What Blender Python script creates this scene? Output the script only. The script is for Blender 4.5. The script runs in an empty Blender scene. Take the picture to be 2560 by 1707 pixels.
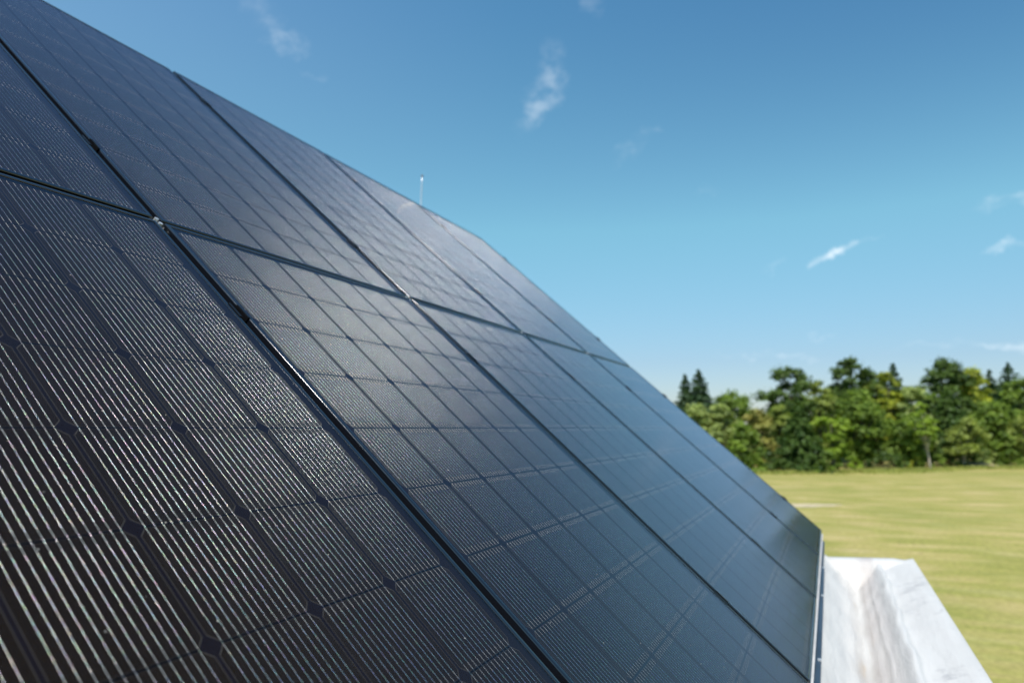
import bpy, bmesh, math, random
import numpy as np
from mathutils import Matrix, Vector

R = math.radians
scene = bpy.context.scene
col = scene.collection

# ------------------------------------------------------------------ frame of the place
# world X = outwards from the eave, Y = along the roof, away from the viewer, Z = up
EYE = 5.5                                   # eye height over the field
Z0 = EYE + 0.447295                         # height of the seam between the two panel rows
PITCH = R(41.743)                           # roof slope
U3 = Vector((0, 1, 0))
V3 = Vector((-math.cos(PITCH), 0, math.sin(PITCH)))
N3 = Vector((math.sin(PITCH), 0, math.cos(PITCH)))

def roof_pt(u, v, n=0.0):
    return Vector((0, 0, Z0)) + U3 * u + V3 * v + N3 * n

ROOF_M = Matrix(((U3.x, V3.x, N3.x, 0), (U3.y, V3.y, N3.y, 0), (U3.z, V3.z, N3.z, 0), (0, 0, 0, 1)))

# ------------------------------------------------------------------ camera
CAM = Vector((1.300425, -1.048450, EYE))
RX, DN, FW = Vector((0.913822, 0.406114, 0)), Vector((-0.049184, 0.110671, -0.992639)), Vector((-0.403125, 0.907096, 0.121108))
cd = bpy.data.cameras.new('camera')
cam = bpy.data.objects.new('camera', cd)
col.objects.link(cam)
cam.matrix_world = Matrix(((RX.x, -DN.x, -FW.x, CAM.x), (RX.y, -DN.y, -FW.y, CAM.y), (RX.z, -DN.z, -FW.z, CAM.z), (0, 0, 0, 1)))
cd.sensor_width = 36.0
cd.lens = 24.954
cd.clip_start = 0.02
cd.clip_end = 6000
cd.dof.use_dof = True
cd.dof.focus_distance = 1.2
cd.dof.aperture_fstop = 3.5
scene.camera = cam
FPX = 1774.54

def ray(px, py):
    """direction in the world of a point of the 2560 x 1707 photograph"""
    return (FW + RX * ((px - 1280) / FPX) + DN * ((py - 853.5) / FPX)).normalized()

# ------------------------------------------------------------------ light
SUN = Vector((0.067, -0.50, 0.8635)).normalized()
sl = bpy.data.lights.new('sun', 'SUN')
sl.energy = 3.8
sl.angle = R(0.53)
sl.color = (1.0, 0.955, 0.89)
so = bpy.data.objects.new('sun', sl)
col.objects.link(so)
so.rotation_euler = SUN.to_track_quat('Z', 'Y').to_euler()

scene.view_settings.view_transform = 'Standard'
scene.view_settings.look = 'None'
scene.view_settings.exposure = 0.5
scene.view_settings.gamma = 1.0
scene.cycles.use_denoising = True
scene.cycles.sample_clamp_direct = 14.0
scene.cycles.sample_clamp_indirect = 3.0

# ------------------------------------------------------------------ node helpers
class NT:
    def __init__(self, tree):
        self.t = tree
    def node(self, kind, **kw):
        n = self.t.nodes.new(kind)
        for k, v in kw.items():
            setattr(n, k, v)
        return n
    def put(self, sock, val):
        if isinstance(val, bpy.types.NodeSocket):
            self.t.links.new(val, sock)
        elif val is not None:
            sock.default_value = val
    def m(self, op, a, b=None, c=None, clamp=False):
        n = self.node('ShaderNodeMath', operation=op, use_clamp=clamp)
        self.put(n.inputs[0], a); self.put(n.inputs[1], b); self.put(n.inputs[2], c)
        return n.outputs[0]
    def vm(self, op, a, b=None, scale=None):
        n = self.node('ShaderNodeVectorMath', operation=op)
        self.put(n.inputs[0], a); self.put(n.inputs[1], b)
        if scale is not None: self.put(n.inputs['Scale'], scale)
        return n.outputs['Value'] if op in ('DOT_PRODUCT', 'LENGTH', 'DISTANCE') else n.outputs[0]
    def xyz(self, x=0.0, y=0.0, z=0.0):
        n = self.node('ShaderNodeCombineXYZ')
        self.put(n.inputs[0], x); self.put(n.inputs[1], y); self.put(n.inputs[2], z)
        return n.outputs[0]
    def sep(self, v):
        n = self.node('ShaderNodeSeparateXYZ'); self.put(n.inputs[0], v)
        return n.outputs
    def mix(self, fac, a, b, blend='MIX'):
        n = self.node('ShaderNodeMix', data_type='RGBA', blend_type=blend)
        self.put(n.inputs[0], fac); self.put(n.inputs[6], a); self.put(n.inputs[7], b)
        return n.outputs[2]
    def noise(self, vec, scale, detail=3.0, rough=0.5, out=0):
        n = self.node('ShaderNodeTexNoise')
        self.put(n.inputs['Vector'], vec); self.put(n.inputs['Scale'], scale)
        self.put(n.inputs['Detail'], detail); self.put(n.inputs['Roughness'], rough)
        return n.outputs[out]
    def ramp(self, fac, stops):
        n = self.node('ShaderNodeValToRGB')
        e = n.color_ramp.elements
        while len(e) < len(stops): e.new(0.5)
        for el, (p, c) in zip(e, stops):
            el.position = p; el.color = tuple(c) + (1,) if len(c) == 3 else c
        self.put(n.inputs[0], fac)
        return n.outputs[0]
    def mr(self, val, a, b, c=0.0, d=1.0, smooth=True):
        n = self.node('ShaderNodeMapRange', interpolation_type='SMOOTHSTEP' if smooth else 'LINEAR')
        self.put(n.inputs[0], val)
        for i, q in enumerate((a, b, c, d)): self.put(n.inputs[1 + i], q)
        return n.outputs[0]
    def coord(self, which='Object'):
        return self.node('ShaderNodeTexCoord').outputs[which]
    def bump(self, h, strength=0.3, dist=0.01):
        n = self.node('ShaderNodeBump')
        self.put(n.inputs['Height'], h); n.inputs['Strength'].default_value = strength; n.inputs['Distance'].default_value = dist
        return n.outputs[0]

def material(name):
    m = bpy.data.materials.new(name)
    m.use_nodes = True
    m.node_tree.nodes.clear()
    g = NT(m.node_tree)
    out = g.node('ShaderNodeOutputMaterial')
    return m, g, out

def principled(g, out, **kw):
    p = g.node('ShaderNodeBsdfPrincipled')
    for k, v in kw.items():
        g.put(p.inputs[k.replace('_', ' ')], v)
    if out is not None: g.t.links.new(p.outputs[0], out.inputs[0])
    return p

def c4(r, g, b): return (r, g, b, 1.0)

# ------------------------------------------------------------------ sky
world = bpy.data.worlds.new('World')
scene.world = world
world.use_nodes = True
g = NT(world.node_tree)
world.node_tree.nodes.clear()
wout = g.node('ShaderNodeOutputWorld')
bg = g.node('ShaderNodeBackground')
SKY_STRENGTH = 0.115
bg.inputs[1].default_value = SKY_STRENGTH
sky = g.node('ShaderNodeTexSky', sky_type='NISHITA')
sky.sun_disc = False
sky.sun_elevation = math.asin(SUN.z)
sky.sun_rotation = math.atan2(SUN.x, SUN.y)
sky.altitude = 300
sky.air_density = 1.0
sky.dust_density = 0.6
sky.ozone_density = 1.4
dirv = g.coord('Generated')
elev = g.sep(dirv)[2]
air = g.ramp(elev, [(0.0, (.56, .585, .70)), (.09, (.57, .65, .72)), (.27, (.74, 1.10, .95)), (.53, (.57, 1.02, 1.05)), (1.0, (.50, .90, 1.02))])
base = g.mix(1.0, sky.outputs[0], air, 'MULTIPLY')
side = g.vm('DOT_PRODUCT', dirv, tuple(-RX))       # the sky is paler over the ridge than over the field
veil = g.ramp(g.m('MULTIPLY_ADD', side, 0.5, 0.5), [(.22, (.76, .81, .88)), (.50, (1, 1, 1)), (.76, (1.60, 1.22, 1.17))])
base = g.mix(g.mr(elev, .22, .55), base, g.mix(1.0, base, veil, 'MULTIPLY'))
# thin cirrus wisps, each at its own bearing and height in the sky: x, y, half length, half width, tilt, density
WISPS = [(655, 35, 50, 42, 40, 0.11), (715, 108, 62, 27, 18, 0.21), (1378, 175, 75, 42, -80, 0.10), (1362, 232, 85, 44, -62, 0.17),
         (1335, 285, 60, 30, -55, 0.11), (1588, 368, 70, 22, -42, 0.07), (1640, 330, 18, 8, 30, 0.12), (2097, 626, 46, 18, -24, 1.10), (2034, 657, 20, 9, -25, 0.25),
         (2150, 606, 60, 9, -16, 0.11), (2532, 494, 62, 18, -22, 0.25), (2545, 616, 70, 10, -18, 0.28), (2046, 837, 30, 9, -3, 0.18),
         (2540, 857, 80, 15, -5, 0.38), (2380, 864, 130, 10, -3, 0.12), (1930, 889, 130, 10, 3, 0.16), (1478, 8, 34, 26, 70, 0.11),
         (1770, 475, 30, 14, -20, 0.07), (1925, 673, 30, 9, -20, 0.10), (795, 190, 30, 10, 10, 0.06)]
wn = g.noise(g.vm('MULTIPLY', dirv, (1, 1, 1.6)), 40.0, 6.0, 0.58)
warp = g.noise(dirv, 26.0, 4.0, 0.6, 1)
wdir = g.vm('ADD', dirv, g.vm('SCALE', g.vm('SUBTRACT', warp, (.5, .5, .5)), scale=0.05))
dens = None
for (px, py, la, lb, ang, q) in WISPS:
    c = ray(px, py)
    e1 = (ray(px + 30 * math.cos(R(ang)), py + 30 * math.sin(R(ang))) - c)
    e1 = (e1 - c * e1.dot(c)).normalized(); e2 = c.cross(e1)
    a = g.vm('DOT_PRODUCT', wdir, tuple(e1 / (la * 1.12 / FPX)))
    b = g.vm('DOT_PRODUCT', wdir, tuple(e2 / (lb * 1.05 / FPX)))
    r2 = g.m('MULTIPLY_ADD', a, a, g.m('MULTIPLY', b, b))
    front = g.m('GREATER_THAN', g.vm('DOT_PRODUCT', dirv, tuple(c)), 0.0)
    d = g.m('MULTIPLY', g.m('MULTIPLY', g.m('POWER', g.m('SUBTRACT', 1.0, r2, clamp=True), 1.3), q), front)
    dens = d if dens is None else g.m('ADD', dens, d)
cl = g.m('MULTIPLY', dens, g.mr(wn, 0.34, 0.74, 0.05, 1.0), clamp=True)
cl = g.m('MINIMUM', cl, 0.9)
final = g.mix(cl, base, c4(0.80 / SKY_STRENGTH, 0.86 / SKY_STRENGTH, 0.90 / SKY_STRENGTH))
g.put(bg.inputs[0], final)
world.node_tree.links.new(bg.outputs[0], wout.inputs[0])

# ------------------------------------------------------------------ mesh helpers
def link(name, me, mat=None, parent=None, loc=None):
    o = bpy.data.objects.new(name, me)
    col.objects.link(o)
    for m in (mat if isinstance(mat, (list, tuple)) else [mat]):
        if m is not None: me.materials.append(m)
    if parent is not None: o.parent = parent
    if loc is not None: o.location = loc
    return o

def mesh_from(name, verts, faces, smooth=False, mats=None):
    me = bpy.data.meshes.new(name)
    me.from_pydata([tuple(v) for v in verts], [], faces)
    if mats is not None:
        me.polygons.foreach_set('material_index', mats)
    if smooth:
        me.polygons.foreach_set('use_smooth', [True] * len(me.polygons))
    me.update()
    return me

def quads_mesh(name, V, smooth=False):
    """V: (n,4,3) array of separate quads"""
    n = len(V)
    me = bpy.data.meshes.new(name)
    me.vertices.add(n * 4); me.loops.add(n * 4); me.polygons.add(n)
    me.vertices.foreach_set('co', V.reshape(-1).astype(np.float32))
    me.loops.foreach_set('vertex_index', np.arange(n * 4, dtype=np.int32))
    me.polygons.foreach_set('loop_start', np.arange(0, n * 4, 4, dtype=np.int32))
    me.update(calc_edges=True)
    return me

def bm_box(bm, lo, hi):
    x0, y0, z0 = lo; x1, y1, z1 = hi
    v = [bm.verts.new(p) for p in ((x0, y0, z0), (x1, y0, z0), (x1, y1, z0), (x0, y1, z0), (x0, y0, z1), (x1, y0, z1), (x1, y1, z1), (x0, y1, z1))]
    for f in ((3, 2, 1, 0), (4, 5, 6, 7), (0, 1, 5, 4), (1, 2, 6, 5), (2, 3, 7, 6), (3, 0, 4, 7)):
        bm.faces.new([v[i] for i in f])
    return v

def bm_mesh(bm, name, smooth=False):
    me = bpy.data.meshes.new(name)
    bmesh.ops.recalc_face_normals(bm, faces=bm.faces)
    bm.to_mesh(me); bm.free()
    if smooth: me.polygons.foreach_set('use_smooth', [True] * len(me.polygons))
    return me

def tube(pts, radii, n=8, cap=True):
    """rings along a polyline -> verts, faces"""
    verts, faces = [], []
    pts = [Vector(p) for p in pts]
    for i, p in enumerate(pts):
        t = (pts[min(i + 1, len(pts) - 1)] - pts[max(i - 1, 0)]).normalized()
        a = t.cross(Vector((0.3, 0.9, 0.2))).normalized(); b = t.cross(a)
        for k in range(n):
            th = 2 * math.pi * k / n
            verts.append(p + (a * math.cos(th) + b * math.sin(th)) * radii[i])
    for i in range(len(pts) - 1):
        for k in range(n):
            faces.append((i * n + k, i * n + (k + 1) % n, (i + 1) * n + (k + 1) % n, (i + 1) * n + k))
    if cap:
        faces.append(tuple(range(n))[::-1]); faces.append(tuple(range((len(pts) - 1) * n, len(pts) * n)))
    return verts, faces

def empty(name, loc=(0, 0, 0), rot=None):
    o = bpy.data.objects.new(name, None)
    o.empty_display_size = 0.2
    col.objects.link(o)
    o.location = loc
    if rot is not None: o.rotation_euler = rot
    return o

def tag(o, label=None, cat=None, group=None, kind=None):
    if label: o['label'] = label
    if cat: o['category'] = cat
    if group: o['group'] = group
    if kind: o['kind'] = kind
    return o

# ------------------------------------------------------------------ materials
def mat_frame():
    m, g, out = material('black_anodised_aluminium')
    n = g.noise(g.coord(), 160.0, 2.0)
    principled(g, out, Base_Color=c4(.006, .007, .010), Specular_IOR_Level=0.85, Roughness=g.mr(n, .3, .7, .09, .13))
    return m

def mat_cells():
    """dark mono cells behind the glass: 6 x 10 cells with clipped corners, fine contact fingers, black backing sheet between"""
    m, g, out = material('mono_silicon_cells')
    co = g.coord()
    x, y, z = g.sep(co)
    cu = g.m('DIVIDE', g.m('SUBTRACT', x, CX0), CPU_)
    cv = g.m('DIVIDE', g.m('SUBTRACT', y, CY0), CPV_)
    du = g.m('MULTIPLY', g.m('ABSOLUTE', g.m('SUBTRACT', g.m('FRACT', cu), 0.5)), CPU_)
    dv = g.m('MULTIPLY', g.m('ABSOLUTE', g.m('SUBTRACT', g.m('FRACT', cv), 0.5)), CPV_)
    hu, hv = CPU_ / 2 - 0.0029, CPV_ / 2 - 0.0018
    inu = g.m('LESS_THAN', du, hu); inv_ = g.m('LESS_THAN', dv, hv)
    ch = g.m('LESS_THAN', g.m('ADD', du, dv), hu + hv - 0.0105)
    inx = g.m('MULTIPLY', g.m('GREATER_THAN', cu, 0.0), g.m('LESS_THAN', cu, 6.0))
    iny = g.m('MULTIPLY', g.m('GREATER_THAN', cv, 0.0), g.m('LESS_THAN', cv, 10.0))
    cell = g.m('MULTIPLY', g.m('MULTIPLY', g.m('MULTIPLY', inu, inv_), ch), g.m('MULTIPLY', inx, iny))
    # bright wafer rim, half a millimetre wide
    rim_in = g.m('MULTIPLY', g.m('MULTIPLY', g.m('LESS_THAN', du, hu - .0005), g.m('LESS_THAN', dv, hv - .0002)), g.m('LESS_THAN', g.m('ADD', du, dv), hu + hv - 0.0115))
    rim = g.m('MULTIPLY', cell, g.m('SUBTRACT', 1.0, rim_in))
    fing = g.m('LESS_THAN', g.m('FRACT', g.m('DIVIDE', y, 0.00155)), 0.20)
    fing = g.m('MULTIPLY', fing, g.m('MULTIPLY', cell, rim_in))
    rnd = g.node('ShaderNodeTexWhiteNoise', noise_dimensions='2D')
    g.put(rnd.inputs['Vector'], g.xyz(g.m('FLOOR', cu), g.m('FLOOR', cv)))
    tone = g.mr(rnd.outputs['Value'], 0, 1, .8, 1.25, False)
    fine = g.noise(co, 900.0, 2.0, 0.6)
    csi = g.mix(g.mr(fine, .3, .7), c4(.0026, .0015, .0009), c4(.0058, .0036, .0023))
    csi = g.mix(1.0, csi, g.xyz(tone, tone, tone), 'MULTIPLY')
    sheet = g.mix(g.mr(g.noise(co, 400.0, 2.0), .35, .65), c4(.0070, .0055, .0072), c4(.0090, .0073, .0094))
    joint = g.m('MULTIPLY', g.m('GREATER_THAN', dv, hv), g.m('LESS_THAN', du, hu - .010))
    sheet = g.mix(joint, sheet, c4(.0022, .0020, .0026))
    base = g.mix(cell, sheet, csi)
    base = g.mix(g.m('MULTIPLY', fing, 0.75), base, c4(.036, .024, .016))
    base = g.mix(g.m('MULTIPLY', rim, 0.7), base, c4(.09, .08, .07))
    # upright micro pyramids etched in the silicon: their facets lean, and catch the light in fine grains
    geo = g.node('ShaderNodeNewGeometry')
    p = g.node('ShaderNodeBsdfDiffuse'); g.put(p.inputs['Color'], base)
    tilt = g.node('ShaderNodeVectorTransform', vector_type='VECTOR', convert_from='OBJECT', convert_to='WORLD')
    grain = g.noise(co, 330.0, 2.0, 0.7, 1)
    gv = g.vm('SCALE', g.vm('SUBTRACT', grain, (.5, .5, .5)), scale=0.42)
    g.put(tilt.inputs[0], g.vm('ADD', gv, (-0.806, 0.0, 0.592)))
    gl = g.node('ShaderNodeBsdfGlossy')
    gl.inputs['Roughness'].default_value = 0.25
    hue = g.noise(co, 260.0, 1.0, 0.5, 1)
    g.put(gl.inputs['Color'], g.mix(0.45, c4(.62, .74, .66), hue))
    g.put(gl.inputs['Normal'], g.vm('NORMALIZE', tilt.outputs[0]))
    ms = g.node('ShaderNodeMixShader')
    g.put(ms.inputs[0], g.m('MULTIPLY', cell, 0.0052))
    g.t.links.new(p.outputs[0], ms.inputs[1]); g.t.links.new(gl.outputs[0], ms.inputs[2])
    g.t.links.new(ms.outputs[0], out.inputs[0])
    return m

def mat_wire():
    m, g, out = material('tinned_copper_wire')
    co = g.coord()
    x, y, z = g.sep(co)
    cv = g.m('FRACT', g.m('DIVIDE', g.m('SUBTRACT', y, CY0), CPV_))
    edge = g.m('MULTIPLY', g.m('ABSOLUTE', g.m('SUBTRACT', cv, 0.5)), CPV_)
    pad = g.m('MULTIPLY', g.mr(edge, CPV_ / 2 - .0145, CPV_ / 2 - .013), g.mr(edge, CPV_ / 2 - .004, CPV_ / 2 - .003, 1, 0))
    bead = g.noise(g.vm('MULTIPLY', co, (260, 300, 0)), 1.0, 2.0, 0.6)
    wob = g.noise(g.vm('MULTIPLY', co, (75, 12, 0)), 1.0, 2.0, 0.5)
    hue = g.noise(g.vm('MULTIPLY', co, (700, 190, 0)), 1.0, 1.0, 0.5, 1)
    tint = g.mix(0.50, c4(.74, .75, .73), g.mix(1.0, hue, c4(1.5, 1.5, 1.5), 'MULTIPLY'))
    tint = g.mix(pad, tint, c4(.42, .43, .44))
    tint = g.mix(g.mr(edge, CPV_ / 2 - .0032, CPV_ / 2 - .0024, 0, .55), tint, c4(.05, .06, .08))     # dulled where it dips through the joint
    h = g.m('ADD', g.m('MULTIPLY', bead, 0.00016), g.m('MULTIPLY', wob, 0.0012))
    b = g.node('ShaderNodeBump'); b.inputs['Strength'].default_value = 1.0; b.inputs['Distance'].default_value = 1.0
    g.put(b.inputs['Height'], h)
    principled(g, out, Base_Color=tint, Metallic=1.0, Roughness=g.m('ADD', 0.25, g.m('MULTIPLY', pad, 0.28)), Normal=b.outputs[0])
    return m

def mat_glass():
    m, g, out = material('solar_glass')
    co = g.coord()
    geo = g.node('ShaderNodeNewGeometry')          # same reflectance from both sides of the pane
    cosv = g.m('ABSOLUTE', g.vm('DOT_PRODUCT', geo.outputs['Normal'], geo.outputs['Incoming']))
    fr = g.m('MULTIPLY_ADD', g.m('POWER', g.m('SUBTRACT', 1.0, cosv, clamp=True), 4.1), 0.72, 0.006)
    b = g.bump(g.m('ADD', g.m('MULTIPLY', g.noise(co, 700.0, 2.0), 0.6), g.noise(co, 6.0, 2.0)), 0.08, 0.001)
    gl = g.node('ShaderNodeBsdfGlossy')
    dust = g.noise(co, 9.0, 5.0, 0.65)
    g.put(gl.inputs['Roughness'], g.mr(dust, .3, .7, .085, .14)); gl.inputs['Color'].default_value = c4(.82, .86, 1.0)   # anti reflection coating
    g.put(gl.inputs['Normal'], b)
    tr = g.node('ShaderNodeBsdfTransparent')
    ms = g.node('ShaderNodeMixShader')
    g.put(ms.inputs[0], fr)
    g.t.links.new(tr.outputs[0], ms.inputs[1]); g.t.links.new(gl.outputs[0], ms.inputs[2])
    # a film of dust and a few bright specks on the glass
    spk = g.node('ShaderNodeTexVoronoi'); spk.inputs['Scale'].default_value = 55.0
    g.put(spk.inputs['Vector'], g.vm('MULTIPLY', co, (1, 1, 0)))
    keep = g.m('GREATER_THAN', g.sep(spk.outputs['Color'])[0], 0.80)
    dot = g.m('MULTIPLY', g.m('LESS_THAN', spk.outputs['Distance'], 0.055), keep)
    df = g.node('ShaderNodeBsdfDiffuse'); df.inputs['Color'].default_value = c4(.62, .60, .56)
    ms2 = g.node('ShaderNodeMixShader')
    g.put(ms2.inputs[0], g.m('ADD', g.m('MULTIPLY', dot, 0.55), g.mr(dust, .35, .8, .0006, .0040)))
    g.t.links.new(ms.outputs[0], ms2.inputs[1]); g.t.links.new(df.outputs[0], ms2.inputs[2])
    g.t.links.new(ms2.outputs[0], out.inputs[0])
    return m

def mat_plain(name, rgb, rough=0.6, metal=0.0, var=0.25, scale=8.0, bump=0.0):
    m, g, out = material(name)
    n = g.noise(g.coord(), scale, 5.0, 0.6)
    lo = c4(*[c * (1 - var) for c in rgb]); hi = c4(*[min(1, c * (1 + var)) for c in rgb])
    p = principled(g, out, Base_Color=g.mix(g.mr(n, .3, .7), lo, hi), Roughness=rough, Metallic=metal)
    if bump: g.put(p.inputs['Normal'], g.bump(n, bump, 0.02))
    return m

def mat_membrane():
    m, g, out = material('white_roof_membrane')
    co = g.coord()
    streak = g.noise(g.vm('MULTIPLY', co, (7.0, 1.3, 7.0)), 1.0, 3.0, 0.45)
    blot = g.noise(g.vm('ADD', co, (3, 7, 1)), 5.5, 5.0, 0.7)
    x, y, z = g.sep(co)
    rust = g.m('MULTIPLY', g.mr(g.noise(g.vm('MULTIPLY', co, (26, 2.5, 20)), 1.0, 4.0), .55, .72), g.mr(g.m('ABSOLUTE', g.m('SUBTRACT', x, 1.405)), .012, .06, 1, 0))
    c = g.mix(g.m('MULTIPLY', g.mr(streak, .47, .70), g.mr(x, 1.47, 1.52, 1.0, .35)), c4(.55, .535, .51), c4(.45, .43, .405))
    c = g.mix(g.m('MULTIPLY', g.mr(blot, .55, .72), g.mr(x, 1.54, 1.62)), c, c4(.40, .39, .38))
    c = g.mix(g.m('MULTIPLY', rust, .45), c, c4(.46, .33, .19))
    shade_stain = g.m('MULTIPLY', g.mr(x, 1.40, 1.43), g.mr(x, 1.485, 1.515, 1, 0))  # inner trough face: its grey shade put into the colour, with brownish stain
    c = g.mix(g.m('MULTIPLY', shade_stain, g.mr(streak, .3, .6, .45, .75)), c, c4(.44, .405, .385))
    h = g.m('ADD', g.noise(g.vm('MULTIPLY', co, (14, 3, 14)), 1.0, 4.0), g.m('MULTIPLY', blot, .4))
    principled(g, out, Base_Color=c, Roughness=0.62, Normal=g.bump(h, 0.5, 0.03))
    return m

def mat_grass():
    m, g, out = material('mown_grass')
    co = g.coord()
    big = g.noise(co, 0.055, 4.0, 0.55)
    mid = g.noise(g.vm('MULTIPLY', co, (.20, .44, 1)), 1.0, 6.0, 0.64)
    streak = g.noise(g.vm('MULTIPLY', g.vm('ADD', co, (40, 3, 0)), (.22, .62, 1)), 1.0, 5.0, 0.6)
    fine = g.noise(co, 5.0, 6.0, 0.7)
    c = g.ramp(mid, [(.28, (.210, .214, .050)), (.45, (.305, .284, .080)), (.57, (.395, .325, .125)), (.70, (.50, .385, .205))])
    c = g.mix(g.mr(big, .44, .66, 0, .55), c, c4(.215, .232, .052))
    c = g.mix(g.mr(streak, .48, .80, 0, .42), c, c4(.52, .44, .23))
    c = g.mix(1.0, c, g.mix(g.mr(fine, .3, .7), c4(.74, .74, .70), c4(1.18, 1.18, 1.12)), 'MULTIPLY')
    principled(g, out, Base_Color=c, Roughness=0.9, Specular_IOR_Level=0.15, Normal=g.bump(fine, 0.5, 0.08))
    return m

def mat_leaf(name, dark, light, accent=None):
    m, g, out = material(name)
    co = g.coord()
    n = g.noise(co, 0.55, 3.0, 0.6)
    f = g.noise(co, 3.2, 2.0, 0.6)
    c = g.mix(g.mr(g.m('ADD', g.m('MULTIPLY', n, .6), g.m('MULTIPLY', f, .4)), .36, .64), c4(*dark), c4(*light))
    if accent: c = g.mix(g.mr(g.noise(g.vm('ADD', co, (9, 2, 5)), 0.42, 3.0), .56, .72, 0, .6), c, c4(*accent))
    d = principled(g, None, Base_Color=c, Roughness=0.55, Specular_IOR_Level=0.3)
    t = g.node('ShaderNodeBsdfTranslucent')
    g.put(t.inputs['Color'], g.mix(1.0, c, c4(1.25, 1.35, .6), 'MULTIPLY'))
    ms = g.node('ShaderNodeMixShader'); ms.inputs[0].default_value = 0.36
    g.t.links.new(d.outputs[0], ms.inputs[1]); g.t.links.new(t.outputs[0], ms.inputs[2])
    g.t.links.new(ms.outputs[0], out.inputs[0])
    return m

# module sizes in metres
PW, PH = 0.9775, 1.628                 # panel
CPU_, CPV_ = 0.1560, 0.1602           # cell pitch across / up the slope
CX0, CY0 = 0.0205, 0.0130             # first cell edge
FD = 0.035                            # frame depth
LIP = 0.0095

M_FRAME, M_CELLS, M_WIRE, M_GLASS = mat_frame(), mat_cells(), mat_wire(), mat_glass()
M_CLAMP = mat_plain('black_clamp', (.006, .006, .007), .30, 0.0, .2, 60)
M_CLAMP.node_tree.nodes['Principled BSDF'].inputs['Specular IOR Level'].default_value = 0.2
M_ALU = mat_plain('raw_aluminium', (.55, .55, .56), .35, 1.0, .1, 30)
M_STEEL = mat_plain('galvanised_steel', (.62, .64, .66), .38, 0.6, .1, 20)
M_ROOF = mat_plain('dark_roof_covering', (.030, .031, .034), .8, 0, .3, 5, .3)
M_WALL = mat_plain('pale_render', (.66, .64, .60), .9, 0, .06, 4, .1)
M_TRIM = mat_plain('blue_grey_sheet_metal', (.035, .060, .095), .42, 0.2, .2, 6)
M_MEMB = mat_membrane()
M_GRASS = mat_grass()
M_SAND = mat_plain('dry_sand', (.46, .375, .235), .95, 0, .2, 1.5)
M_BARK = mat_plain('bark', (.085, .070, .055), .95, 0, .4, 3, .5)
M_PALEBARK = mat_plain('pale_bark', (.50, .43, .34), .9, 0, .3, 3, .5)

# ------------------------------------------------------------------ the ground
def build_ground():
    ring = [0, 6, 14, 25, 40, 60, 85, 110, 140, 180, 260, 500, 1200, 3000]
    n = 96
    verts, faces = [(0, 0, 0)], []
    rng = random.Random(4)
    for r in ring[1:]:
        for k in range(n):
            a = 2 * math.pi * k / n
            z = 0.0
            if 75 < r < 500: z = 0.14 * math.sin(a * 7 + r * .05) * min(1, (r - 75) / 40)
            if r >= 500: z = -2.0
            verts.append((r * math.cos(a), r * math.sin(a), z))
    for k in range(n): faces.append((0, 1 + k, 1 + (k + 1) % n))
    for i in range(len(ring) - 2):
        a, b = 1 + i * n, 1 + (i + 1) * n
        for k in range(n): faces.append((a + k, b + k, b + (k + 1) % n, a + (k + 1) % n))
    me = mesh_from('grass_field', verts, faces, True)
    tag(link('grass_field', me, M_GRASS), kind='structure')

def ground_hit(px, py):
    d = ray(px, py)
    t = -CAM.z / d.z
    return CAM + d * t

def build_patch():
    a, b = ground_hit(1930, 1263), ground_hit(2085, 1262)
    mid = (a + b) / 2
    ax = (b - a).normalized(); ay = Vector((-ax.y, ax.x, 0))
    hl, hw = (b - a).length / 2 * 1.12, 1.15
    verts, faces = [mid + Vector((0, 0, .02))], []
    rng = random.Random(9)
    n = 40
    for k in range(n):
        t = 2 * math.pi * k / n
        s = 1 + .16 * math.sin(3 * t + 1) + .1 * math.sin(7 * t) + rng.uniform(-.06, .06)
        p = mid + ax * (hl * s * math.cos(t)) + ay * (hw * s * math.sin(t))
        verts.append(Vector((p.x, p.y, 0.008)))
    for k in range(n): faces.append((0, 1 + k, 1 + (k + 1) % n))
    tag(link('sand_patch', mesh_from('sand_patch', verts, faces, True), M_SAND), kind='structure')

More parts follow.
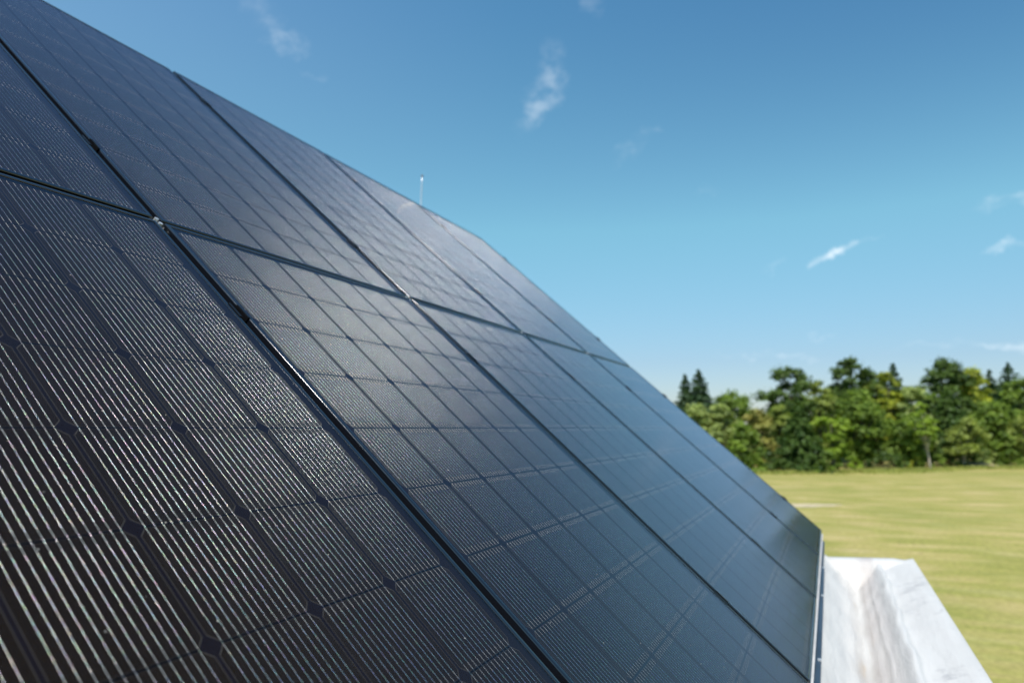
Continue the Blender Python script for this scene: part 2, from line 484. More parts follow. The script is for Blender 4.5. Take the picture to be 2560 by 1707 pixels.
# ------------------------------------------------------------------ the house under the panels
UA, UB = -3.2, 4.0
def build_house():
    h = empty('house', (0, 0, 0))
    tag(h, 'steep roofed house whose slope carries two rows of black solar panels above a white gutter', 'house')
    t, off, vb, vt = 0.10, -0.13, -1.55, 1.66
    prof = [roof_pt(0, vb, off), roof_pt(0, vt, off)]
    ridge = prof[1]
    back = Vector((2 * ridge.x - prof[0].x, 0, prof[0].z))
    out = [(prof[0].x, prof[0].z), (ridge.x, ridge.z), (back.x, back.z)]
    inn = [(x, z - 0.16) for x, z in out]
    bm = bmesh.new()
    rings = []
    for y in (UA, UB - .02):
        rings.append([bm.verts.new((x, y, z)) for x, z in out + inn[::-1]])
    a, b = rings
    for i in range(6): bm.faces.new((a[i], a[(i + 1) % 6], b[(i + 1) % 6], b[i]))
    bm.faces.new((a[0], a[1], a[4], a[5])); bm.faces.new((a[1], a[2], a[3], a[4]))
    bm.faces.new((b[1], b[0], b[5], b[4])); bm.faces.new((b[2], b[1], b[4], b[3]))
    link('roof', bm_mesh(bm, 'roof'), M_ROOF, h)
    # walls with gables, set in from the roof edge
    x1, x0 = out[0][0] - .22, out[2][0] + .22
    y0, y1 = UA + .12, UB - .16
    ze = out[0][1] - .16 + .22 * math.tan(PITCH) - .004
    zr = out[1][1] - .164
    bm = bmesh.new()
    lo = [bm.verts.new(p) for p in ((x0, y0, 0), (x1, y0, 0), (x1, y1, 0), (x0, y1, 0))]
    hi = [bm.verts.new(p) for p in ((x0, y0, ze), (x1, y0, ze), (x1, y1, ze), (x0, y1, ze))]
    g0, g1 = bm.verts.new((out[1][0], y0, zr)), bm.verts.new((out[1][0], y1, zr))
    bm.faces.new((lo[1], lo[2], hi[2], hi[1])); bm.faces.new((lo[3], lo[0], hi[0], hi[3]))
    bm.faces.new((lo[0], lo[1], hi[1], g0, hi[0])); bm.faces.new((lo[2], lo[3], hi[3], g1, hi[2]))
    bm.faces.new((hi[0], hi[3], g1, g0)); bm.faces.new((hi[1], hi[2], g1, g0))
    link('wall', bm_mesh(bm, 'wall'), M_WALL, h)
    # white lined box gutter along the eave
    zc = Z0
    P = [(1.120, -1.175), (1.180, -1.215), (1.250, -1.272), (1.300, -1.320), (1.338, -1.361), (1.345, -1.359), (1.352, -1.371), (1.385, -1.402), (1.400, -1.410),
         (1.412, -1.402), (1.431, -1.389), (1.437, -1.379), (1.444, -1.383), (1.465, -1.352), (1.471, -1.340), (1.479, -1.342), (1.504, -1.300), (1.519, -1.275), (1.529, -1.266),
         (1.540, -1.265), (1.549, -1.275), (1.558, -1.288), (1.575, -1.287), (1.620, -1.269), (1.680, -1.252), (1.727, -1.241), (1.732, -1.246)]
    F = [(x, z if x < 1.2 or x > 1.66 else -1.263 + .022 * (x - 1.25) / .477) for x, z in P]
    F[0], F[1] = (1.120, -1.215), (1.180, -1.250)
    F2 = [(x, max(zf, z)) for (x, zf), (_, z) in zip(F, P)]
    us = list(np.arange(UA, 3.2, 0.07)) + list(np.linspace(3.2, 4.05, 40))
    rng = random.Random(2)
    ph = [rng.uniform(0, 6.28) for _ in range(12)]
    verts, faces = [], []
    np_ = len(P)
    for u in us:
        # sloped end of the trough
        for j, ((x, z), (xf, zf)) in enumerate(zip(P, F2)):
            depth = max(0.0, zf - z)
            lim = zf - max(0.0, (3.95 - u)) * 1.5
            zz = max(z, lim) if depth > 0 else z
            wr = .005 * math.sin(u * 9 + ph[0] + x * 26) + .004 * math.sin(u * 19 + ph[1] - x * 44) + .003 * abs(math.sin(u * 34 + x * 60 + ph[2]))
            if x > 1.56: wr *= .2
            if x > 1.70 or u > 3.95: wr = 0
            if 1.36 < x < 1.42: wr *= .5
            if j == 0: wr = 0
            verts.append((x + wr * .5, u, zc + zz + wr))
    for i in range(len(us) - 1):
        for j in range(np_ - 1):
            faces.append((i * np_ + j, (i + 1) * np_ + j, (i + 1) * np_ + j + 1, i * np_ + j + 1))
    nt = len(verts)
    # outer face, underside and end faces
    zb = zc - 1.62
    for u in (us[0], us[-1]):
        verts += [(1.732, u, zb), (1.120, u, zb)]
    last = np_ - 1
    colr = [i * np_ + last for i in range(len(us))]
    faces.append(tuple(colr) + (nt + 2, nt))
    faces.append((nt + 1, nt, nt + 2, nt + 3))
    faces.append(tuple((len(us) - 1) * np_ + j for j in range(np_)) + (nt + 2, nt + 3))
    faces.append(tuple(j for j in range(np_))[::-1] + (nt + 1, nt))
    me = mesh_from('box_gutter', verts, faces, True)
    bm = bmesh.new(); bm.from_mesh(me); bmesh.ops.recalc_face_normals(bm, faces=bm.faces)
    for f in bm.faces:
        if len(f.verts) > 4 or f.normal.x > .98: f.smooth = False
    bm.to_mesh(me); bm.free()
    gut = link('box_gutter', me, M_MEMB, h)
    gut['label'] = 'white membrane lined gutter with a folded valley and a broad flat rim'
    # sheet metal drip edge just under the lower frame ends
    bm = bmesh.new()
    bm_box(bm, (1.150, UA, zc - 1.178), (1.2405, 3.02, zc - 1.150))
    bm_box(bm, (1.150, 3.026, zc - 1.186), (1.234, 3.99, zc - 1.158))
    bmesh.ops.bevel(bm, geom=list(bm.edges), offset=.003, segments=2, affect='EDGES')
    tr = link('eave_trim', bm_mesh(bm, 'eave_trim'), M_TRIM, h)
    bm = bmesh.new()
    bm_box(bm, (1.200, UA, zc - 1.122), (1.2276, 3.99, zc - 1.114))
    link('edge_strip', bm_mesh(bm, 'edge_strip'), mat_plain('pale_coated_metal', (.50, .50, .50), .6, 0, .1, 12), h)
    for u in (2.32, 2.98, 1.4):
        bm = bmesh.new()
        bm_box(bm, (1.232, u, zc - 1.151), (1.2425, u + .014, zc - 1.146))
        link('clip', bm_mesh(bm, 'clip'), M_STEEL, tr)

# ------------------------------------------------------------------ solar panels
def frame_mesh():
    """rectangular frame with mitred corners; profile: rounded outer shoulder, flat lip, small inner step"""
    r = 0.0030
    prof = [(0.0, -FD), (0.0, -r)]
    for k in range(1, 5):
        a = math.pi / 2 * k / 4
        prof.append((r - r * math.cos(a), -r + r * math.sin(a)))
    prof += [(LIP - .0008, 0.0), (LIP - .0003, -.0003), (LIP, -.0010), (LIP, -.0040), (.0020, -.0040), (.0020, -FD)]
    verts, faces = [], []
    corners = [(0, 0, 1, 1), (PW, 0, -1, 1), (PW, PH, -1, -1), (0, PH, 1, -1)]
    k = len(prof)
    for (x, y, sx, sy) in corners:
        for (d, z) in prof: verts.append((x + sx * d, y + sy * d, z))
    for c in range(4):
        a, b = c * k, ((c + 1) % 4) * k
        for j in range(k):
            j2 = (j + 1) % k
            faces.append((a + j, b + j, b + j2, a + j2))
    me = mesh_from('frame', verts, faces, False)
    bm = bmesh.new(); bm.from_mesh(me); bmesh.ops.recalc_face_normals(bm, faces=bm.faces)
    for f in bm.faces: f.smooth = True
    for e in bm.edges:
        if len(e.link_faces) == 2 and e.calc_face_angle(0) > R(35): e.smooth = False
    bm.to_mesh(me); bm.free()
    return me

def cells_mesh():
    """backing sheet with cells, and the round contact wires soldered on it (twelve to a cell column)"""
    zc = -0.0052
    verts = [(LIP - .003, LIP - .003, zc), (PW - LIP + .003, LIP - .003, zc), (PW - LIP + .003, PH - LIP + .003, zc), (LIP - .003, PH - LIP + .003, zc)]
    faces, mats = [(0, 1, 2, 3)], [0]
    rad = 0.00018
    rng = random.Random(11)
    K = 7
    for cidx in range(6):
        ph = [rng.uniform(0, 6.28) for _ in range(3)]
        for w in range(12):
            x0 = CX0 + CPU_ * (cidx + .5) + (w - 5.5) * .01155 + rng.uniform(-.0003, .0003)
            n = 60
            y0, y1 = CY0 + .002, CY0 + CPV_ * 10 - .002
            b0 = len(verts)
            p1, p2 = rng.uniform(-.5, .5), rng.uniform(-.5, .5)
            for i in range(n + 1):
                y = y0 + (y1 - y0) * i / n
                dx = .00008 * math.sin(y * 23 + ph[0] + p1) + .00005 * math.sin(y * 47 + ph[1] + p2)
                for k in range(K):
                    a = math.pi * k / (K - 1)
                    verts.append((x0 + dx - rad * math.cos(a), y, zc + .00002 + rad * 0.9 * math.sin(a)))
            for i in range(n):
                for k in range(K - 1):
                    a = b0 + i * K + k
                    faces.append((a, a + 1, a + 1 + K, a + K)); mats.append(1)
    me = mesh_from('cell_sheet', verts, faces, True, mats)
    return me

def glass_mesh():
    z = -0.0016
    return mesh_from('glass', [(LIP - .004, LIP - .004, z), (PW - LIP + .004, LIP - .004, z), (PW - LIP + .004, PH - LIP + .004, z), (LIP - .004, PH - LIP + .004, z)], [(0, 1, 2, 3)])

def build_panels():
    proto = empty('solar_panel')
    fr = link('frame', frame_mesh(), M_FRAME, proto)
    ce = link('cell_sheet', cells_mesh(), [M_CELLS, M_WIRE], proto)
    gl = link('glass', glass_mesh(), M_GLASS, proto)
    bm = bmesh.new(); bm_box(bm, (.45, 1.46, -.030), (.55, 1.54, -.0065))
    labels = {
        (0, 1): 'upper row black solar panel cut off by the left picture edge',
        (1, 1): 'large upper row black solar panel whose top edge starts at the upper left corner',
        (2, 1): 'upper row black solar panel in the middle of its row, between second and third gaps',
        (3, 1): 'upper row black solar panel just left of the last gap, below the lightning rod',
        (4, 1): 'farthest black solar panel of the upper row, at the top corner of the array',
        (0, 0): 'nearest lower row black solar panel with bright silver wires and clipped cell corners',
        (1, 0): 'lower row black solar panel right of the widest gap, glare at its top',
        (2, 0): 'lower row bluish black solar panel with faint dashes, in the middle of the lower row',
        (3, 0): 'lower row blue grey solar panel, second last before the field',
        (4, 0): 'farthest solar panel of the lower row, its edge against field and trees',
    }
    first = True
    rng = random.Random(5)
    for i in range(5):
        for row in (0, 1):
            if first: root, first = proto, False
            else:
                root = proto.copy(); col.objects.link(root)
                for ch in (fr, ce, gl):
                    d = ch.copy(); col.objects.link(d); d.parent = root
            u = (i - 1) + 0.0105
            v = 0.0 if row else -0.012 - PH
            p = roof_pt(u, v, rng.uniform(-.0012, .0012))
            root.matrix_world = Matrix.Translation(p) @ ROOF_M @ Matrix.Rotation(rng.uniform(-.0006, .0006), 4, 'Z')
            tag(root, labels[(i, row)], 'solar panel', 'black solar panels in two rows on the roof')
    bm.free()

CLAMP_V = [1.345, 0.318, -0.327, -1.352]
def build_clamps():
    # aluminium rails across the roof under the panels
    bm = bmesh.new()
    bm_box(bm, (-1.2, -.02, -.045), (4.03, .02, 0.0))
    bmesh.ops.bevel(bm, geom=list(bm.edges), offset=.003, segments=1, affect='EDGES')
    rail_me = bm_mesh(bm, 'mounting_rail')
    rl = ['topmost aluminium rail glimpsed through the gaps of the upper panel row', 'aluminium rail in the gaps just above the seam between the panel rows',
          'aluminium rail in the gaps just below the seam between the panel rows', 'lowest aluminium rail glimpsed through the gaps near the gutter']
    for k, v in enumerate(CLAMP_V):
        o = link('mounting_rail', rail_me, M_ALU if k == 0 else None)
        o.matrix_world = Matrix.Translation(roof_pt(0, v, -FD - .003)) @ ROOF_M
        tag(o, rl[k], 'mounting rail', 'rails under the solar panels')
    # middle clamps: a channel in the gap with two wings over the lips and a bolt
    bm = bmesh.new()
    for sx in (-1, 1):
        a, b = sorted((sx * .0082, sx * .0142))
        bm_box(bm, (a, -.022, .0005), (b, .022, .0021))
        a, b = sorted((sx * .0082, sx * .0102))
        bm_box(bm, (a, -.0218, -.020), (b, .0218, .0005))
    bm_box(bm, (-.0082, -.0218, -.020), (.0082, .0218, -.016))
    bmesh.ops.bevel(bm, geom=list(bm.edges), offset=.0005, segments=2, affect='EDGES')
    bmesh.ops.create_cone(bm, cap_ends=True, segments=14, radius1=.0050, radius2=.0046, depth=.006, matrix=Matrix.Translation((0, 0, -.0131)))
    mid = bm_mesh(bm, 'mid_clamp')
    bm = bmesh.new()
    bm_box(bm, (-.0040, -.022, .0005), (.0015, .022, .0021))
    bm_box(bm, (.0016, -.0218, -.038), (.0120, .0218, .0021))
    bmesh.ops.bevel(bm, geom=list(bm.edges), offset=.0005, segments=2, affect='EDGES')
    bmesh.ops.create_cone(bm, cap_ends=True, segments=14, radius1=.0050, radius2=.0046, depth=.003, matrix=Matrix.Translation((.008, 0, .0040)))
    end = bm_mesh(bm, 'end_clamp')
    gap = ['first gap from the left', 'second gap', 'third gap', 'last gap between panels']
    place = ['high up in the upper row', 'just above the row seam', 'just below the row seam', 'low down towards the gutter']
    first = True
    for i in range(5):
        for k, v in enumerate(CLAMP_V):
            if i == 0 and k in (0, 3): continue              # both outside the photograph
            me, nm = (mid, 'mid_clamp') if i < 4 else (end, 'end_clamp')
            o = link(nm, me, M_CLAMP if not me.materials else None)
            x = i - 0.0008 if i < 4 else 3.988
            o.matrix_world = Matrix.Translation(roof_pt(x, v, 0)) @ ROOF_M
            if i < 4: tag(o, 'small black clamp in the %s, %s' % (gap[i], place[k]), 'clamp', 'clamps between the solar panels')
            else: tag(o, 'small black end clamp on the far array edge, %s' % place[k], 'clamp', 'end clamps on the far edge')

def build_clips():
    """small bright metal clips with two bolts where four panels meet"""
    bm = bmesh.new()
    bm_box(bm, (-.0085, -.017, -.016), (.0085, .017, -.013))
    for y in (-.009, .009):
        bmesh.ops.create_cone(bm, cap_ends=True, segments=12, radius1=.0055, radius2=.0048, depth=.012, matrix=Matrix.Translation((0, y, -.0071)))
    me = bm_mesh(bm, 'corner_clip')
    nm = ['nearest', 'second', 'third', 'farthest']
    for i in range(4):
        o = link('corner_clip', me, M_STEEL if i == 0 else None)
        o.matrix_world = Matrix.Translation(roof_pt(i - 0.0008, -.006, 0)) @ ROOF_M
        tag(o, 'small bright metal clip with two bolts where four panels meet, %s along the seam' % nm[i], 'clip', 'metal clips where four panels meet')

def build_rod():
    d = ray(1053, 522)
    # standing on the ridge line, 5 cm behind the panels
    ridge = roof_pt(0, 1.66, -.13)
    # plane x = ridge.x
    t = (ridge.x - .02 - CAM.x) / d.x
    b = CAM + d * t
    top = CAM + ray(1055.5, 441) * ((ridge.x - .02 - CAM.x) / ray(1055.5, 441).x)
    root = empty('lightning_rod', (b.x, b.y, ridge.z))
    tag(root, 'thin pale lightning rod with a small ball tip behind the panel top edge', 'lightning rod')
    hh = top.z - ridge.z
    pts, rad = [], []
    for i in range(9):
        s = i / 8
        pts.append((-.004 * math.sin(s * 3.1), (top.y - b.y) * s * s, hh * s)); rad.append(.0052 - .0008 * s)
    v, f = tube(pts, rad, 10)
    link('rod', mesh_from('rod', v, f, True), M_STEEL, root)
    bm = bmesh.new()
    bmesh.ops.create_uvsphere(bm, u_segments=14, v_segments=10, radius=.0085, matrix=Matrix.Translation((pts[-1][0], pts[-1][1], hh + .004)))
    link('ball_tip', bm_mesh(bm, 'ball_tip', True), mat_plain('weathered_brass', (.16, .14, .15), .8, 0), root)
    bm = bmesh.new()
    bm_box(bm, (-.03, -.03, -.004), (.03, .03, .02)); bmesh.ops.bevel(bm, geom=list(bm.edges), offset=.004, segments=2, affect='EDGES')
    link('foot', bm_mesh(bm, 'foot'), M_STEEL, root)

# ------------------------------------------------------------------ trees
def leaf_quads(centres, normals, size, rng):
    n = len(centres)
    rnd = rng.normal(size=(n, 3))
    nn = normals + rnd * 0.55
    nn /= np.linalg.norm(nn, axis=1, keepdims=True) + 1e-9
    t = np.cross(nn, rng.normal(size=(n, 3))); t /= np.linalg.norm(t, axis=1, keepdims=True) + 1e-9
    b = np.cross(nn, t)
    s = size * rng.uniform(0.6, 1.35, size=(n, 1))
    a = t * s; c = b * s * rng.uniform(.45, .8, size=(n, 1))
    q = np.stack([centres - a, centres - c * .9 + nn * s * .15, centres + a, centres + c + nn * s * .15], axis=1)
    return q

def broad_crown(rng, h, w, base, clumps, leaves, size, flat=0.75, shape='round', gap=0.0):
    """clumps of leaf faces spread through the crown; returns quads and the clump centres the limbs reach to"""
    Q, C = [], []
    ch = h - base
    clumps = int(clumps * 1.8); gap *= .7
    for k in range(clumps):
        for _ in range(30):
            s = rng.uniform(0.04, 1.0)
            if shape == 'round': rr = math.sqrt(max(0.02, 1 - (2 * s - 1) ** 2)) * (0.9 if s < .5 else 1.0)
            elif shape == 'oval': rr = (math.sin(math.pi * min(1, s * .92 + .05))) ** .6
            elif shape == 'spread': rr = 0.35 + 0.65 * min(1, s * 1.25) if s < .86 else 0.75
            elif shape == 'low': rr = math.sqrt(max(.03, 1 - s * s))
            else: rr = (1 - s) ** .7 * .9 + .12
            rad = rr * math.sqrt(rng.uniform(.12, 1.0))
            th = rng.uniform(0, 2 * math.pi)
            c = np.array([math.cos(th) * rad * w / 2, math.sin(th) * rad * w / 2, base + s * ch * .93])
            if all(np.linalg.norm((c - o[0]) / (1, 1, .8)) > gap * w for o in C): break
        r = min(w, ch * .8) * rng.uniform(.10, .18) * (1.15 - .35 * s)
        C.append((c, r))
    tot = sum(r * r for _, r in C)
    for c, r in C:
        n = max(30, int(1.35 * leaves * r * r / tot))
        d = rng.normal(size=(n, 3)); d /= np.linalg.norm(d, axis=1, keepdims=True)
        d[:, 2] = np.where(d[:, 2] < -.45, -d[:, 2] * .6, d[:, 2])
        lump = 1 + .25 * np.sin(d[:, :1] * 5 + c[0]) * np.cos(d[:, 1:2] * 4 + c[2])
        rad = r * np.clip(.62 + .34 * rng.normal(size=(n, 1)), .05, 2.0) * lump
        p = c + d * rad * np.array([1.15, 1.15, flat])
        Q.append(leaf_quads(p, d + np.array([0, 0, .7]), size, rng))
    # loose sprays between the clumps
    n = leaves // 6
    cs = np.array([c for c, _ in C]); rs = np.array([r for _, r in C])
    i, j = rng.integers(0, len(C), n), rng.integers(0, len(C), n)
    near = np.linalg.norm(cs[i] - cs[j], axis=1) < w * .45
    t = rng.uniform(0, 1, (n, 1))
    p = cs[i] * (1 - t) + cs[j] * t + rng.normal(size=(n, 3)) * w * .05
    p = p[near]
    Q.append(leaf_quads(p, np.tile(np.array([[0, 0, 1.0]]), (len(p), 1)), size, rng))
    return np.concatenate(Q), C

def conifer_crown(rng, h, w, base, leaves, size, droop=.30, power=.8):
    Q = []
    layers = int((h - base) / max(.30, h * .024))
    for i in range(layers):
        s = i / max(1, layers - 1)
        z = base + (h - base) * s
        R_ = w / 2 * (1 - s) ** power + .06
        nb = int(5 + 7 * (1 - s))
        a0 = rng.uniform(0, 6.28)
        for b in range(nb):
            L = R_ * rng.uniform(.55, 1.18)
            z = base + (h - base) * min(1, s + rng.uniform(-.02, .02))
            th = a0 + 6.283 * b / nb + rng.uniform(-.25, .25)
            n = max(18, int(2.6 * leaves * L / (w * .28 * layers * 8)))
            t = rng.uniform(.05, 1, size=n) ** .7
            side = rng.normal(size=n) * .16 * L * (1.1 - t)
            zz = z - droop * L * t ** 1.4 + .18 * L * t * t + rng.normal(size=n) * .05 * L
            x = np.cos(th) * L * t - np.sin(th) * side
            y = np.sin(th) * L * t + np.cos(th) * side
            p = np.stack([x, y, zz], 1)
            nrm = np.tile(np.array([[math.cos(th) * .35, math.sin(th) * .35, 1.0]]), (n, 1))
            Q.append(leaf_quads(p, nrm, size, rng))
    # leader shoot
    t = rng.uniform(0, 1, size=40)
    Q.append(leaf_quads(np.stack([rng.normal(size=40) * .06, rng.normal(size=40) * .06, h - .8 + t * .9], 1), rng.normal(size=(40, 3)), size * .7, rng))
    return np.concatenate(Q)

def trunk_mesh(rng, h, base, r0, clumps, lean=(0, 0)):
    verts, faces = [], []
    def add(pts, rad, n):
        o = len(verts)
        v, f = tube(pts, rad, n)
        verts.extend(v); faces.extend([tuple(i + o for i in q) for q in f])
    top = h * .86
    P, Rr = [], []
    for i in range(8):
        s = i / 7
        P.append(Vector((lean[0] * (1 - s) + .10 * math.sin(s * 5 + r0 * 9) * s, lean[1] * (1 - s) + .10 * math.cos(s * 4) * s, -.25 + top * s)))
        Rr.append(r0 * (1.25 if i == 0 else 1) * (1 - .82 * s))
    add(P, Rr, 9)
    for c, r in clumps[:16]:
        s = min(.92, max(.18, (c[2] - r) / top * .62))
        i = s * 7
        a = P[int(i)].lerp(P[min(7, int(i) + 1)], i - int(i))
        e = Vector(c)
        m = a.lerp(e, .5) + Vector((0, 0, -.06 * (e - a).length))
        rb = r0 * .42 * (1 - s * .6)
        add([a, m, e], [rb, rb * .6, rb * .22], 6)
    return mesh_from('trunk', verts, faces, True)

LEAF = {
    'deep': mat_leaf('leaf_deep_green', (0.040, 0.074, 0.019), (0.139, 0.211, 0.043)),
    'mid': mat_leaf('leaf_mid_green', (0.073, 0.125, 0.022), (0.251, 0.346, 0.048)),
    'olive': mat_leaf('leaf_olive', (0.119, 0.154, 0.034), (0.356, 0.416, 0.086)),
    'pale': mat_leaf('leaf_pale_olive', (0.152, 0.195, 0.060), (0.422, 0.493, 0.144)),
    'yellow': mat_leaf('leaf_yellow_green', (0.145, 0.179, 0.022), (0.449, 0.480, 0.050), (0.607, 0.512, 0.054)),
    'bright': mat_leaf('leaf_bright_green', (0.120, 0.195, 0.017), (0.330, 0.440, 0.046)),
    'rust': mat_leaf('leaf_rusty', (0.158, 0.166, 0.038), (0.436, 0.422, 0.108), (0.607, 0.435, 0.144)),
    'spruce': mat_leaf('needles_dark', (0.029, 0.064, 0.031), (0.092, 0.160, 0.067)),
    'fir': mat_leaf('needles_green', (0.042, 0.090, 0.022), (0.139, 0.218, 0.050)),
}

def place(px, D):
    d = ray(px, 1070)
    d = Vector((d.x, d.y, 0)).normalized()
    p = CAM + d * (D * float(np.interp(px, (1700, 1750, 2000, 2260, 2450, 2560), (1.0, 1.02, 1.09, 1.19, 1.34, 1.38))))
    return Vector((p.x, p.y, 0))

def tree(name, label, cat, px, D, top, wpx, kind, leaf, seed, base=.22, clumps=20, leaves=5200, size=.30, bark=None, lean=(0, 0), shape='round', flat=.95, h=None, w=None, group='trees at the edge of the field'):
    p = place(px, D)
    dirh = (p - CAM); dirh.z = 0
    # height that carries the top to its place in the photograph
    if h is None:
        r = ray(px, top)
        h = CAM.z + r.z / math.hypot(r.x, r.y) * dirh.length
        depth = FW.x * dirh.x + FW.y * dirh.y
        w = wpx / FPX * depth
    rng = np.random.default_rng(seed)
    root = empty(name, p)
    tag(root, label, cat, group)
    if kind == 'broad':
        Q, C = broad_crown(rng, h, w, h * base, clumps, leaves, size, flat, shape, .11)
        tr = trunk_mesh(rng, h, h * base, (.011 * h + .02) if bark else (.022 * h + .05), C, lean)
    else:
        Q = conifer_crown(rng, h, w, h * base, leaves, size)
        tr = trunk_mesh(rng, h * 1.12, h * base, .014 * h + .05, [], lean)
    link('trunk', tr, bark or M_BARK, root)
    link('crown', quads_mesh('crown', Q), LEAF[leaf], root)
    return root

def bush(label, px, D, h, w, leaf, seed, leaves=1500, size=.2):
    p = place(px, D)
    rng = np.random.default_rng(seed)
    root = empty('bush', p)
    tag(root, label, 'bush', 'bushes along the edge of the wood')
    Q, C = broad_crown(rng, h, w, 0.05, 11, leaves, size, .8, 'low', .06)
    link('stem', trunk_mesh(rng, h * .8, 0, .05, C[:6]), M_BARK, root)
    link('foliage', quads_mesh('foliage', Q), LEAF[leaf], root)

def build_trees():
    T = tree
    # ---- left end, behind the array edge
    T('spruce', 'slender dark spruce, the narrower of the two at the left end of the wood', 'tree', 1716, 112, 938, 130, 'con', 'spruce', 1, .12, leaves=5200, size=.26)
    T('spruce', 'pointed dark spruce, the taller and broader of the two at the left end', 'tree', 1750, 110, 926, 200, 'con', 'spruce', 2, .10, leaves=7000, size=.26)
    T('broadleaf_tree', 'round topped green tree right of the two spruces at the left', 'tree', 1836, 108, 974, 120, 'broad', 'mid', 3, .2, 26, 7000, .27)
    T('broadleaf_tree', 'pale olive tree low in front of the two spruces', 'tree', 1745, 98, 1008, 90, 'broad', 'pale', 4, .05, 26, 6500, .24, shape='oval')
    T('broadleaf_tree', 'pale grey green tree right of the pale olive one, under the round topped tree', 'tree', 1806, 96, 1000, 84, 'broad', 'pale', 5, .05, 26, 6500, .24, shape='oval')
    T('broadleaf_tree', 'small tree with rusty orange tinted top in the dip of the treeline', 'tree', 1893, 98, 1018, 78, 'broad', 'rust', 6, .06, 24, 5200, .24, shape='oval')
    T('broadleaf_tree', 'squat dark tree low between the pale trees and the dark fir', 'tree', 1858, 92, 1060, 90, 'broad', 'mid', 7, .03, 24, 5200, .24, shape='low')
    # ---- the tall one left of centre and its neighbours
    T('broadleaf_tree', 'tall dark tree with a ragged top and sky showing through, right of the dip', 'tree', 1978, 106, 912, 132, 'broad', 'deep', 8, .26, 30, 9000, .27, shape='oval')
    T('broadleaf_tree', 'narrow grey green tree right behind the dark front fir', 'tree', 1950, 100, 1000, 70, 'broad', 'olive', 9, .05, 24, 5000, .25, shape='oval')
    T('fir_tree', 'dark fir with branches down to the grass, in front of the ragged tall tree', 'tree', 1998, 91, 1004, 150, 'con', 'fir', 10, .01, leaves=9000, size=.24)
    T('broadleaf_tree', 'olive tree with a narrow top between the ragged tall tree and the tallest tree', 'tree', 2052, 104, 946, 100, 'broad', 'olive', 11, .08, 30, 7500, .26, shape='oval')
    T('broadleaf_tree', 'bright green young tree with layered branches in front of the tallest trees', 'tree', 2078, 90, 1034, 84, 'broad', 'bright', 12, .28, 17, 3600, .23, shape='spread', flat=.5)
    # ---- the tallest in the middle
    T('broadleaf_tree', 'tallest tree of the wood, dark with three lobes at its top', 'tree', 2136, 108, 884, 108, 'broad', 'deep', 13, .30, 30, 8000, .27, shape='oval')
    T('broadleaf_tree', 'broad mid green tree filling the wood below the three lobed top', 'tree', 2150, 99, 972, 130, 'broad', 'mid', 14, .06, 34, 9000, .26)
    T('broadleaf_tree', 'olive tree with a soft top just right of the tallest tree', 'tree', 2196, 105, 918, 74, 'broad', 'olive', 15, .12, 26, 6000, .26, shape='oval')
    T('broadleaf_tree', 'yellowish tree beside the thin spruce tip', 'tree', 2226, 103, 922, 70, 'broad', 'yellow', 16, .12, 26, 6000, .26, shape='oval')
    T('spruce', 'thin dark spruce tip rising behind the yellowish tree', 'tree', 2243, 118, 910, 140, 'con', 'spruce', 17, .1, leaves=4200, size=.26)
    T('broadleaf_tree', 'pale green tree in the lower notch left of the big airy tree', 'tree', 2282, 101, 962, 92, 'broad', 'pale', 18, .08, 30, 7200, .26, shape='oval')
    T('broadleaf_tree', 'dark green tree low behind the pale leaning sapling', 'tree', 2262, 96, 1030, 110, 'broad', 'mid', 19, .1, 28, 6500, .25)
    T('sapling', 'bright lime sapling with a thin pale leaning trunk at the field edge', 'tree', 2308, 89, 1000, 66, 'broad', 'bright', 20, .36, 13, 2600, .21, M_PALEBARK, (.55, .2), 'oval', .6)
    # ---- right half
    T('broadleaf_tree', 'big dark tree with a flat airy top, right of the notch', 'tree', 2364, 107, 890, 116, 'broad', 'deep', 21, .24, 32, 9000, .27)
    T('fir_tree', 'broad shadowy fir in the middle of the right half, under the airy flat top', 'tree', 2372, 99, 975, 150, 'con', 'fir', 22, .14, leaves=7600, size=.25)
    T('willow_tree', 'drooping olive tree with a pale bent trunk, front row right of the sapling', 'tree', 2420, 91, 1040, 96, 'broad', 'olive', 23, .26, 24, 5200, .24, M_PALEBARK, (-.9, .3), 'low')
    T('broadleaf_tree', 'yellow green tree with golden patches, tallest right of the airy tree', 'tree', 2442, 105, 914, 96, 'broad', 'yellow', 24, .12, 30, 7600, .27, shape='oval')
    T('spruce', 'small dark spruce tip close behind the golden tree, left one of the pair', 'tree', 2484, 116, 926, 140, 'con', 'spruce', 25, .1, leaves=3800, size=.26)
    T('spruce', 'sharp dark spruce tip near the right picture edge', 'tree', 2533, 112, 908, 200, 'con', 'spruce', 26, .1, leaves=4600, size=.26)
    T('broadleaf_tree', 'mid green tree low under the golden tree', 'tree', 2480, 99, 1000, 120, 'broad', 'mid', 27, .05, 32, 8200, .26)
    T('broadleaf_tree', 'tall green tree at the right picture edge, under the sharp spruce tip', 'tree', 2556, 104, 944, 110, 'broad', 'mid', 28, .1, 30, 7600, .26, shape='oval')
    T('broadleaf_tree', 'olive green tree in the front row at the right picture edge', 'tree', 2560, 97, 1040, 120, 'broad', 'olive', 29, .04, 28, 6500, .25)
    # ---- dark wood filling in behind
    k = 30
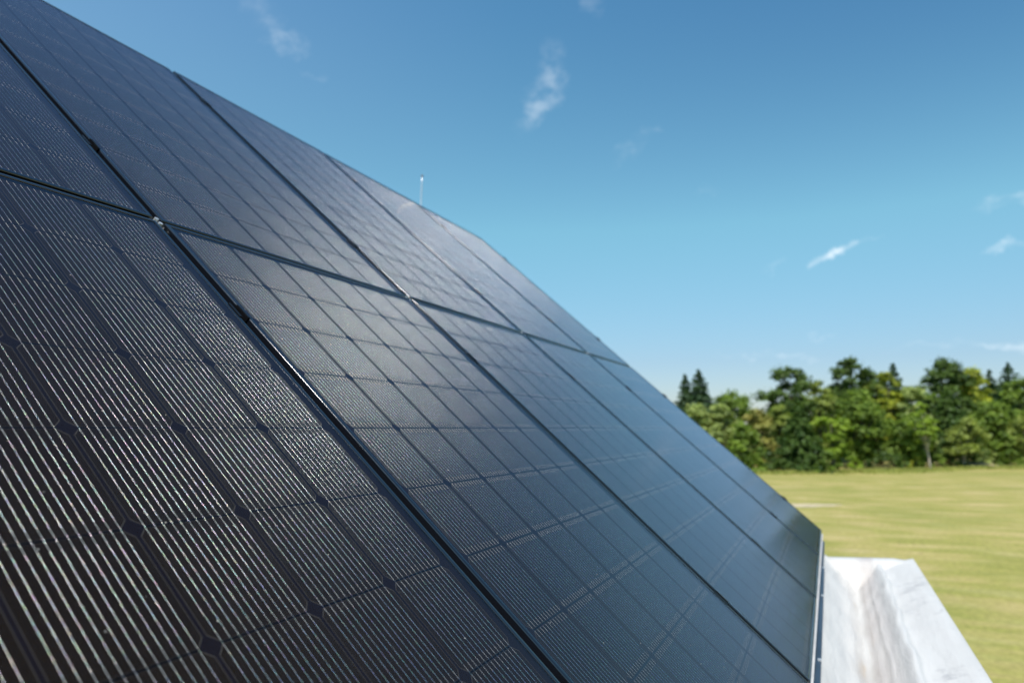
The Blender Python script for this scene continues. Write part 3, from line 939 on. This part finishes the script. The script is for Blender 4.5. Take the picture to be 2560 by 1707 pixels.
    for px, D, top, leaf in ((1790, 124, 1010, 'mid'), (1905, 122, 1058, 'deep'), (2000, 124, 985, 'mid'), (2085, 122, 958, 'mid'), (2182, 124, 938, 'deep'), (2300, 124, 958, 'mid'), (2408, 124, 932, 'deep'), (2498, 124, 936, 'mid')):
        T('broadleaf_tree', {1790: 'dark tree behind the pale trees at the left end', 1905: 'dark tree far behind the rusty topped tree', 2000: 'dark tree far behind the ragged tall tree',
             2085: 'dark tree far behind the olive tree and the gap with sky', 2182: 'dark tree far behind the tallest tree', 2300: 'dark tree far behind the notch', 2408: 'dark tree far behind the airy and golden trees', 2498: 'dark tree far behind the right spruce tips'}[px], 'tree', px, D, top, 130, 'broad', leaf, k, .02, 30, 5200, .36)
        k += 1
    # ---- on past the right of the frame: they show mirrored in the lowest panels
    for i, (px, D, h, w) in enumerate(((2640, 104, 17, 8), (2740, 100, 15, 8), (2860, 104, 17, 9), (3000, 98, 14, 9), (3180, 102, 16, 10), (3420, 98, 15, 10), (3720, 100, 16, 11), (4120, 98, 15, 12))):
        T('broadleaf_tree', 'green tree of the wood beyond the right picture edge, mirrored in the panels', 'tree', px, D, 0, 0, 'broad', ('mid', 'deep', 'olive')[i % 3], 50 + i, .06, 24, 4200, .34, h=h, w=w, group='trees beyond the right picture edge')
    bush('low leafy bush in front of the dark fir', 2062, 87, 2.6, 5.0, 'mid', 70)
    bush('dark bush at the left foot of the fir', 1925, 90, 2.6, 5.4, 'deep', 71)
    bush('bright bush under the layered young tree', 2110, 90, 2.3, 4.2, 'bright', 72)
    bush('small golden bush left of the sapling trunk', 2284, 92, 2.0, 2.4, 'yellow', 73, 700)
    bush('green bush right of the sapling trunk', 2336, 93, 1.9, 2.6, 'mid', 74, 900)
    bush('grey green bush beside the bare earth', 2452, 93, 2.6, 4.4, 'pale', 75)
    bush('dark bush right of the bare earth', 2520, 94, 2.4, 5.0, 'mid', 76)
    bush('low dark bush at the foot of the shadowy fir', 2372, 94, 2.0, 4.6, 'deep', 77)
    bush('dark bush left of the golden bush', 2215, 93, 2.4, 5.4, 'deep', 78)
    bush('dark bush at the left foot of the wood near the array edge', 1870, 90, 2.4, 4.6, 'mid', 79)

def build_mound():
    c = place(2440, 92)
    rng = random.Random(3)
    verts, faces = [], []
    n, rings = 26, 5
    d = (c - CAM); d.z = 0; d.normalize(); s = Vector((d.y, -d.x, 0))
    for i in range(rings + 1):
        r = i / rings
        for k in range(n):
            t = 2 * math.pi * k / n
            q = 1 + .15 * math.sin(3 * t + .6) + rng.uniform(-.05, .05)
            p = s * (math.cos(t) * 3.4 * r * q) + d * (math.sin(t) * 1.6 * r * q)
            verts.append((p.x, p.y, .62 * (1 - r ** 1.6) + rng.uniform(-.04, .04) * (1 - r) - .03))
    for i in range(rings):
        for k in range(n): faces.append((i * n + k, (i + 1) * n + k, (i + 1) * n + (k + 1) % n, i * n + (k + 1) % n))
    o = link('earth_mound', mesh_from('earth_mound', verts, faces, True), mat_plain('bare_earth', (.24, .165, .115), .95, 0, .35, 1.2, .5), loc=c)
    tag(o, 'low mound of bare brown earth at the foot of the trees', 'mound')

build_ground()
build_patch()
build_house()
build_panels()
build_clamps()
build_clips()
build_rod()
def build_fringe():
    rng = np.random.default_rng(8)
    n = 9000
    px = rng.uniform(1760, 2700, n)
    P = np.array([list(place(a, 88.5)) for a in px[::10]]).repeat(10, axis=0)[:n]
    d = P - np.array([CAM.x, CAM.y, 0]); d[:, 2] = 0; d /= np.linalg.norm(d, axis=1, keepdims=True)
    wave = 1.2 * np.sin(px * .021) + .8 * np.sin(px * .057 + 1)
    P = P + d * (rng.normal(size=(n, 1)) * 1.1 + wave[:, None]) + np.stack([rng.normal(size=n) * .9, rng.normal(size=n) * .3, np.zeros(n)], 1)
    hgt = rng.uniform(.1, .42, size=(n, 1)) * (.7 + .5 * np.sin(px * .043)[:, None] ** 2)
    t = rng.normal(size=(n, 3)); t[:, 2] = 0; t /= np.linalg.norm(t, axis=1, keepdims=True)
    up = np.array([[0, 0, 1.0]]) * hgt + rng.normal(size=(n, 3)) * np.array([.15, .15, 0])
    wd = rng.uniform(.05, .14, size=(n, 1))
    Q = np.stack([P - t * wd, P + t * wd, P + t * wd * .3 + up, P - t * wd * .3 + up], 1)
    Q[:, :2, 2] = -.1
    tag(link('long_grass', quads_mesh('long_grass', Q), mat_leaf('leaf_grass', (.24, .27, .06), (.46, .46, .13))), 'fringe of long unmown grass along the foot of the wood', 'grass', kind='stuff')

build_trees()
build_mound()
build_fringe()
